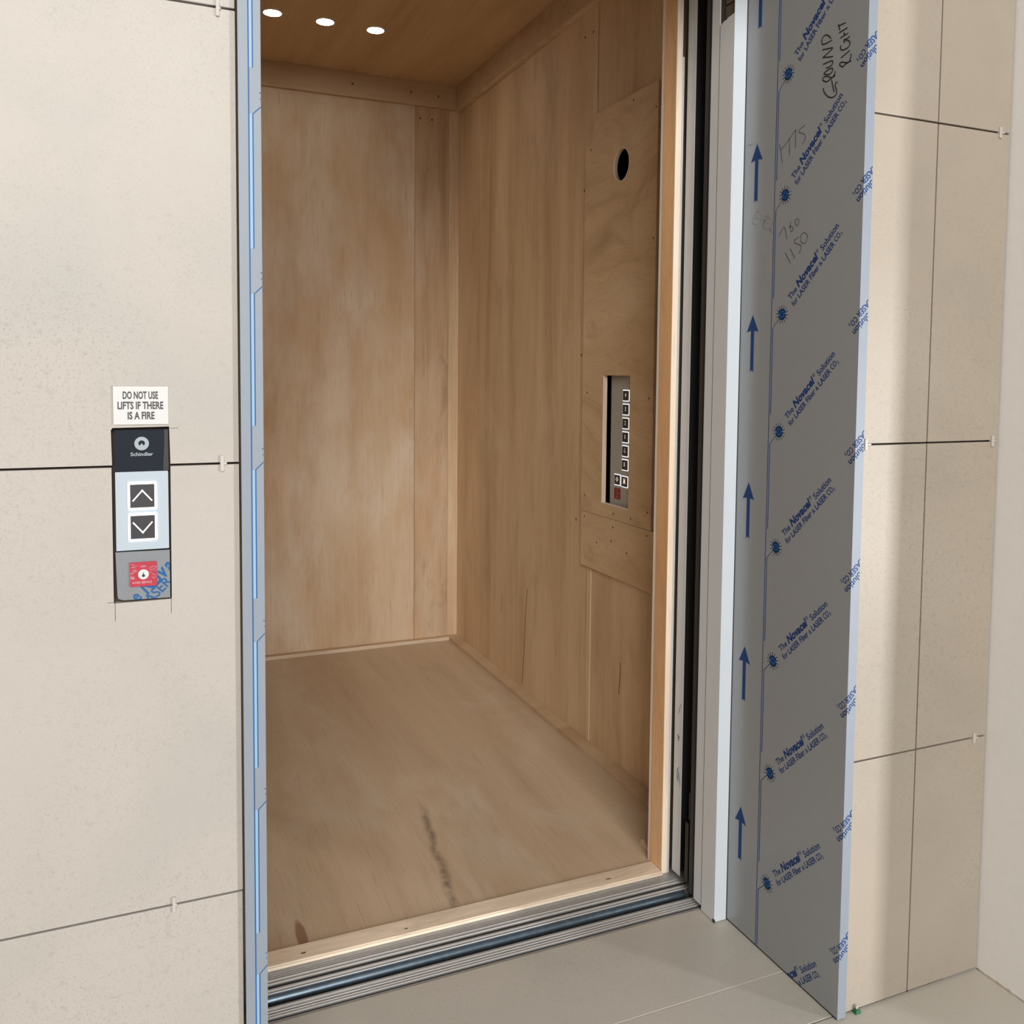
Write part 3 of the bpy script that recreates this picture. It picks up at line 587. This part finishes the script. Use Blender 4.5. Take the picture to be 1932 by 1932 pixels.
bx(HY+0.094, 1.300, 1.955, 1.975); bx(Y0, 1.296, 1.975, Z1)
ub.obj('board', W_BOARD, cbu)
MB().ringplate(circ(HY, HZc, HR+0.0016, n, HRz+0.0016), circ(HY, HZc, HR-0.0002, n, HRz-0.0002), 'x', BX-0.0004, BX+0.0030).obj('hole_rim', W_EDGE, cbu)['label'] = 'pale rim of the round hole'
MB().box(BX-0.0002, CW+0.002, SY1-0.0012, SY1, SZ0+0.0012, SZ1).box(BX-0.0002, CW+0.002, SY0, SY1, SZ0, SZ0+0.0012).obj('slot_edge', W_EDGE, cbu)['label'] = 'pale sawn edges of the slot'
MB().box(CW-0.0020, CW-0.0004, 0.880, Y0-0.0002, Z0, 2.04).obj('shadow_gap', VOID, cbu)['label'] = 'dark strip painted in as shade of the gap along the board edge'  # dark strip laid on the wall as the open gap's shade
screws(cbu, [(0.9235, 1.9684), (1.3060, 1.935), (1.0467, 2.020), (0.9263, 1.6064), (1.3170, 0.8274), (1.1276, 0.7936), (1.025, 0.7934), (0.9325, 0.8259), (1.3086, 1.1626), (0.9337, 1.1537)], BX)
cbl = thing('cover_board', (CW, 1.12, 0.68), 'short plain plywood cover board screwed below the button slot', 'cover board')
MB().box(BX, CW-0.0002, 0.790, 1.3425, 0.5950, 0.7740, 0.0008).obj('board', W_BOARD, cbl)
screws(cbl, [(1.3171, 0.7577), (1.130, 0.7511), (0.9338, 0.7579), (1.2306, 0.6862), (1.138, 0.7064), (1.0443, 0.6864)], BX)
screws(car, [(1.370, 1.8202), (1.3768, 1.2851), (1.399, 0.7336), (1.323, 2.3108), (1.379, 2.3124)], CW, 0.004)
for x, z_ in ((0.7509, 2.4495), (1.0085, 2.4472), (1.135, 2.4451)):
    MB().prism(circ(x, z_, 0.0042, 10), 'y', CB-0.0157, CB-0.0151).obj('screw', SCREW, car)
for x, z_ in ((1.0569, 2.3454), (1.1108, 2.3448)):
    MB().prism(circ(x, z_, 0.0042, 10), 'y', CB-0.0007, CB-0.0001).obj('screw', SCREW, car)

# ------------------------------------------------------------------ control panel behind the slot
PX = 1.2520
cp = thing('control_panel', (PX, 1.12, 1.02), 'grey lift control panel with lit floor buttons, recessed in the plywood slot', 'control panel')
MB().box(PX, PX+0.002, 1.0200, 1.1960, 0.795, 1.236, 0.0005).obj('plate', COPM, cp)
MB().box(PX+0.010, PX+0.012, 1.0190, 1.2200, 0.791, 1.239).obj('back_box', BLACK, cp)
def car_button(y, z_, glyph):
    w2, h2 = 0.0196, 0.0176
    f = MB().ringplate(rrect(y-w2, y+w2, z_-h2, z_+h2, 0.0015), rrect(y-w2+0.0030, y+w2-0.0030, z_-h2+0.0028, z_+h2-0.0028, 0.001), 'x', PX-0.0008, PX-0.0001).obj('floor_button', RINGC, cp)
    MB().prism(rrect(y-w2+0.0028, y+w2-0.0028, z_-h2+0.0026, z_+h2-0.0026, 0.001), 'x', PX-0.0022, PX-0.0001).obj('button_face', BTN, f)
    bm = bmesh.new(); t3 = lambda p: (PX-0.0025, y-p[0], z_+p[1])
    if glyph == 'open':
        d = [(0, 0.010), (-0.0085, 0.0015), (0, -0.007), (0.0085, 0.0015)]; e = [(a*0.42, 0.0015+(b-0.0015)*0.5) for a, b in d]
        for i in range(4):
            j = (i+1) % 4; bm.faces.new([bm.verts.new(t3(p)) for p in (d[i], d[j], e[j], e[i])])
    elif glyph == 'alarm':
        for a, b in (((-0.008, -0.006), (0.008, 0.010)), ((0.008, -0.006), (-0.008, 0.010)), ((0, -0.008), (0, 0.011))): stroke(bm, [a, b], 0.0026, 0, t3)
        bm.faces.new([bm.verts.new(t3(p)) for p in circ(0, 0.001, 0.0055, 14)])
    else: put_text(bm, glyph, (-0.0042 if glyph != '1' else -0.0020, -0.0045), 0.0078 if glyph != '1' else 0.0034, 0.0125, 0, 0.008, 0, 0, t3)
    me = bpy.data.meshes.new('numeral'); bm.to_mesh(me); bm.free(); link('numeral' if len(glyph) == 1 else 'symbol', me, GLYPHC, f)
    f['label'] = {'open': 'lit door-open button', 'alarm': 'lit alarm button'}.get(glyph, 'lit button ' + glyph)
for k, g in enumerate('4321GB'): car_button(1.1050, 1.1577-0.0424*k, g)
car_button(1.1050, 0.8940, 'alarm'); car_button(1.1490, 0.8955, 'open')
rk = MB().prism(rrect(1.1305, 1.1675, 0.8350, 0.8700, 0.0025), 'x', PX-0.0012, PX-0.0001).obj('key_switch', REDC, cp); rk['label'] = 'dark red key switch'
bm = bmesh.new(); t3 = lambda p: (PX-0.0015, 1.149-p[0], 0.8525+p[1])
stroke(bm, [(-0.002, 0.006), (0.003, 0.003), (0.003, -0.002), (-0.001, -0.006)], 0.0022, 0, t3); stroke(bm, [(-0.008, -0.011), (0.008, -0.011)], 0.0024, 0, t3); stroke(bm, [(-0.003, 0.012), (0.003, 0.012)], 0.0015, 0, t3); stroke(bm, [(0.008, 0.001), (0.012, 0.001)], 0.0015, 0, t3)
me = bpy.data.meshes.new('key_print'); bm.to_mesh(me); bm.free(); link('key_print', me, PINK, rk)

# ------------------------------------------------------------------ ceiling lamps
for x, y, lab in ((0.3470, 2.072, 'leftmost of the three round white downlights in the plywood ceiling'), (0.5354, 2.076, 'middle one of the three round white downlights in the plywood ceiling'), (0.7238, 2.079, 'rightmost of the three round white downlights in the plywood ceiling')):
    d = thing('downlight', (x, y, CC), lab, 'downlight', 'downlights in the car ceiling')
    MB().ringplate(circ(x, y, 0.0350, 40), circ(x, y, 0.0312, 40), 'z', CC-0.0022, CC-0.0002).obj('rim', SIGNW, d)
    MB().prism(circ(x, y, 0.0314, 40), 'z', CC-0.0016, CC-0.0003).obj('lens', LAMP, d)

# ------------------------------------------------------------------ call panel and sign on the left wall
lp = thing('call_panel', (-0.1245, 0.0, 1.03), 'landing call panel with lit up and down buttons set into the tiled wall', 'call panel')
LX0, LX1 = -0.1570, -0.0917
MB().prism([(-0.1560, 1.0880), (LX1+0.0003, 1.0880), (LX1+0.0003, 1.1420), (-0.1560, 1.1415)], 'y', -0.0012, 0.008).obj('black_glass', GLASS, lp)['label'] = 'black gloss top section'
bm = bmesh.new(); t3 = lambda p: (p[0], -0.0016, p[1])
c = (-0.1240, 1.1238)
o_ = circ(c[0], c[1], 0.0088, 40); i_ = []
for k in range(40):
    a = 2*math.pi*k/40; r = 0.0040
    i_.append((c[0]+r*math.cos(a), c[1]+0.0004+r*math.sin(a)*0.92))
A_ = [bm.verts.new(t3(p)) for p in o_]; B_ = [bm.verts.new(t3(p)) for p in i_]
for k in range(40): bm.faces.new((A_[k], A_[(k+1) % 40], B_[(k+1) % 40], B_[k]))
bm.faces.new([bm.verts.new((p[0], -0.0018, p[1])) for p in ((c[0], c[1]+0.0006), (c[0]-0.0042, c[1]-0.0056), (c[0]+0.0042, c[1]-0.0056))])
put_text(bm, 'Schindler', (-0.1375, 1.1078), 0.0272, 0.0046, 0, 0.02, 0, 0, t3)
me = bpy.data.meshes.new('emblem'); bm.to_mesh(me); bm.free(); link('emblem', me, LOGO, lp)['label'] = 'silver round emblem and lettering'
MB().prism(rrect(-0.1563, LX1-0.0006, 0.9843, 1.0872, 0.0012), 'y', -0.0012, 0.008).obj('button_plate', LOPPLATE, lp)
for zc, s, nm in ((1.0553, 1, 'lit up arrow call button'), (1.0143, -1, 'lit down arrow call button')):
    xc = -0.1242
    f = MB().ringplate(rrect(xc-0.0176, xc+0.0176, zc-0.0186, zc+0.0186, 0.0022), rrect(xc-0.0148, xc+0.0148, zc-0.0153, zc+0.0153, 0.0005), 'y', -0.0026, -0.0012).obj('call_button', RINGL, lp); f['label'] = nm
    MB().prism(rrect(xc-0.0148, xc+0.0148, zc-0.0153, zc+0.0153, 0.0005), 'y', -0.0022, -0.0012).obj('button_face', BTN, f)
    bm = bmesh.new(); t3 = lambda p: (p[0], -0.0028, p[1])
    stroke(bm, [(xc-0.0118, zc-0.0066*s), (xc+0.0006, zc+0.0079*s)], 0.0016, 0, t3); stroke(bm, [(xc-0.0006, zc+0.0079*s), (xc+0.0118, zc-0.0066*s)], 0.0016, 0, t3)
    me = bpy.data.meshes.new('arrow'); bm.to_mesh(me); bm.free(); link('arrow', me, GLYPH, f)
kp = MB().prism([(-0.1560, 0.9260), (-0.1550, 0.9215), (-0.1490, 0.9190), (LX1, 0.9180), (LX1, 0.9818), (-0.1575, 0.9826)], 'y', -0.0012, 0.008).obj('key_plate', BRUSH, lp); kp['label'] = 'film-covered steel lower section'
bm = bmesh.new(); A = math.radians(45)
put_text(bm, 'e', (-0.1318, 0.9150), 0.0085, 0.0150, A, 0.02, 0, 0); put_text(bm, 'ASER', (-0.1165, 0.9105), 0.0400, 0.0130, A, 0.012, 0, 0, lambda p: (p[0], p[1], 0.0001))
d_ = 0.0
for ch, wd_ in (('N', 0.0165), ('o', 0.0120), ('v', 0.0118), ('a', 0.0105)):
    put_text(bm, ch, (-0.1195+d_*0.7071, 0.9240+d_*0.7071), wd_-0.0012, 0.0180, A, 0.03, 0.12, 0); d_ += wd_
bmesh.ops.triangulate(bm, faces=bm.faces[:])
for co, no in (((LX1-0.0003, 0, 0), (1, 0, 0)), ((0, 0.9186, 0), (0, -1, 0)), ((-0.1540, 0, 0), (-1, 0, 0)), ((0, 0.9810, 0), (0, 1, 0))):
    bmesh.ops.bisect_plane(bm, geom=bm.verts[:]+bm.edges[:]+bm.faces[:], plane_co=co, plane_no=no, clear_outer=True)
for v in bm.verts: v.co = (v.co.x, -0.0015-v.co.z, v.co.y)
me = bpy.data.meshes.new('film_print'); bm.to_mesh(me); bm.free(); link('film_print', me, INKM, lp)['label'] = 'large blue film lettering'
rp = MB().prism(rrect(-0.1409, -0.1078, 0.9360, 0.9682, 0.0014), 'y', -0.0030, -0.0013).obj('fire_switch', RED, lp); rp['label'] = 'red fire service key switch'
kx, kz = -0.1243, 0.9520
kb = MB().prism(circ(kx, kz, 0.0066, 32), 'y', -0.0040, -0.0030).obj('key_barrel', SIGNW, rp)
bm = bmesh.new(); t3 = lambda p: (p[0], -0.0043, p[1])
bm.faces.new([bm.verts.new(t3(p)) for p in circ(kx, kz-0.0016, 0.0019, 16)]); stroke(bm, [(kx, kz-0.001), (kx, kz+0.0026)], 0.0008, 0, t3)
me = bpy.data.meshes.new('keyhole'); bm.to_mesh(me); bm.free(); link('keyhole', me, BLACK, rp)
bm = bmesh.new(); t3 = lambda p: (p[0], -0.0033, p[1])
put_text(bm, 'OFF', (-0.1277, 0.9612), 0.0066, 0.0024, 0, 0.02, 0, 0, t3); put_text(bm, 'FIRE SERVICE', (-0.1345, 0.9400), 0.0205, 0.0028, 0, 0.02, 0, 0, t3)
bm.faces.new([bm.verts.new(t3(p)) for p in circ(-0.1366, 0.9413, 0.0011, 10)])
for i in range(26):
    x, z_ = random.choice((random.uniform(-0.1398, -0.1325), random.uniform(-0.1165, -0.1088))), random.uniform(0.9450, 0.9665); a = random.uniform(-0.5, 0.4); L_ = random.uniform(0.0012, 0.0030)
    stroke(bm, [(x-L_*math.cos(a), z_-L_*math.sin(a)), (x+L_*math.cos(a), z_+L_*math.sin(a))], random.uniform(0.0003, 0.0007), 0, lambda p, i=i: (p[0], -0.00332-0.00001*i, p[1]))
bmesh.ops.triangulate(bm, faces=bm.faces[:])
for co, no in (((-0.1405, 0, 0), (-1, 0, 0)), ((-0.1082, 0, 0), (1, 0, 0))): bmesh.ops.bisect_plane(bm, geom=bm.verts[:]+bm.edges[:]+bm.faces[:], plane_co=co, plane_no=no, clear_outer=True)
me = bpy.data.meshes.new('switch_print'); bm.to_mesh(me); bm.free(); link('switch_print', me, PINK, rp)
sg = thing('warning_sign', (-0.124, 0, 1.1735), 'small white fire warning sign with grey capitals above the call panel', 'sign')
MB().prism(rrect(-0.1571, -0.0910, 1.1488, 1.1981, 0.0006), 'y', -0.0022, -0.0001).obj('plate', SIGNW, sg)
bm = bmesh.new(); t3 = lambda p: (p[0], -0.0025, p[1])
for body, x0, x1, z_ in (('DO NOT USE', -0.1457, -0.1033, 1.1822), ('LIFTS IF THERE', -0.1520, -0.0970, 1.1690), ('IS A FIRE', -0.1402, -0.1078, 1.1558)):
    put_text(bm, body, (x0, z_), x1-x0, 0.0092, 0, 0.03, 0, 0, t3)
me = bpy.data.meshes.new('lettering'); bm.to_mesh(me); bm.free(); link('lettering', me, SIGNT, sg)

gx = MB().prism([(-0.0985, 1.0882), (LX1+0.0001, 1.0882), (LX1+0.0001, 1.1419), (-0.0965, 1.1418), (-0.0968, 1.1200)], 'y', -0.0018, -0.0013).obj('loose_film', BLACK, lp); gx['label'] = 'dark wrinkled film edge'
wl = bpy.data.objects['wall_left']
MB().box(-0.1592, -0.1587, -0.0003, 0.002, 0.892, 0.9156).box(-0.0908, -0.0903, -0.0003, 0.002, 0.896, 0.9156).box(-0.1680, -0.1600, -0.0003, 0.002, 0.9168, 0.9173).box(-0.0895, -0.0790, -0.0003, 0.002, 1.1432, 1.1436).obj('saw_cut', GROUT_D, wl)
ws = bpy.data.objects['wall_side']
pts = [(-0.004, 0.0004)]+[(-0.004-0.0089*i, 0.0012+0.0035*random.random()) for i in range(40)]+[(-0.354, 0.0004)]
MB().prism(pts, 'x', WX-0.0012, WX-0.0002).obj('mortar_smear', plain('brown_mortar', (0.42, 0.35, 0.27), 0.9, noise=0.3, nscale=80), ws)
MB().prism([(FX-0.0006, 0.0003), (FX+0.0030, 0.0003), (FX+0.0022, 0.0060), (FX+0.0004, 0.0090), (FX-0.0006, 0.0070)], 'y', JB-0.0006, JB+0.006).obj('sealant_dab', DIM, up)

# ------------------------------------------------------------------ tile spacers left in the joints
def spacer(x, z_, hw, arm, lab, name='tile_spacer', h=0.0105):
    mb = MB().box(x-hw, x+hw, -0.0030, 0.004, z_-h, z_+h, 0.0006)
    if arm: mb.box(min(x, x+arm), max(x, x+arm), -0.0026, 0.004, z_-0.0016, z_+0.0016, 0.0004)
    o = mb.obj(name, SPACER); return tag(o, lab, 'tile spacer', 'tile spacers in the wall joints')
spacer(-0.0240, J1+1.2-0.0015, 0.0022, 0.004, 'white tile spacer in the highest joint left of the lift')
spacer(-0.0240, J1+0.6, 0.0026, 0.006, 'white tile spacer in the joint right of the call panel')
spacer(-0.0925, J1+0.0005, 0.0022, 0.004, 'white tile spacer in the low joint below the call panel')
spacer(1.4260, J1+1.2, 0.0035, 0.011, 'white tile spacer near the plaster wall in the topmost joint')
spacer(1.4380, J1+0.6, 0.0035, 0.010, 'white tile spacer near the plaster wall in the middle joint')
spacer(1.4200, J1, 0.0035, 0.011, 'white tile spacer near the plaster wall in the lowest joint')
spacer(1.1100, J1+0.6, 0.0030, 0.012, 'white tile spacer in the middle joint close to the printed jamb')
wg = thing('spacer_wedge', (1.131, -0.006, 0), 'small green plastic wedge at the foot of the tiled wall by the jamb', 'wedge')
MB().prism([(1.1240, 0.0003), (1.1370, 0.0003), (1.1365, 0.0055), (1.1320, 0.0070), (1.1300, 0.0100), (1.1255, 0.0095)], 'y', -0.0085, -0.0006).obj('body', SPACER_G, wg)
MB().box(1.1262, 1.1302, -0.0070, -0.0008, 0.0100, 0.0165, 0.0008).obj('tab', SPACER, wg)
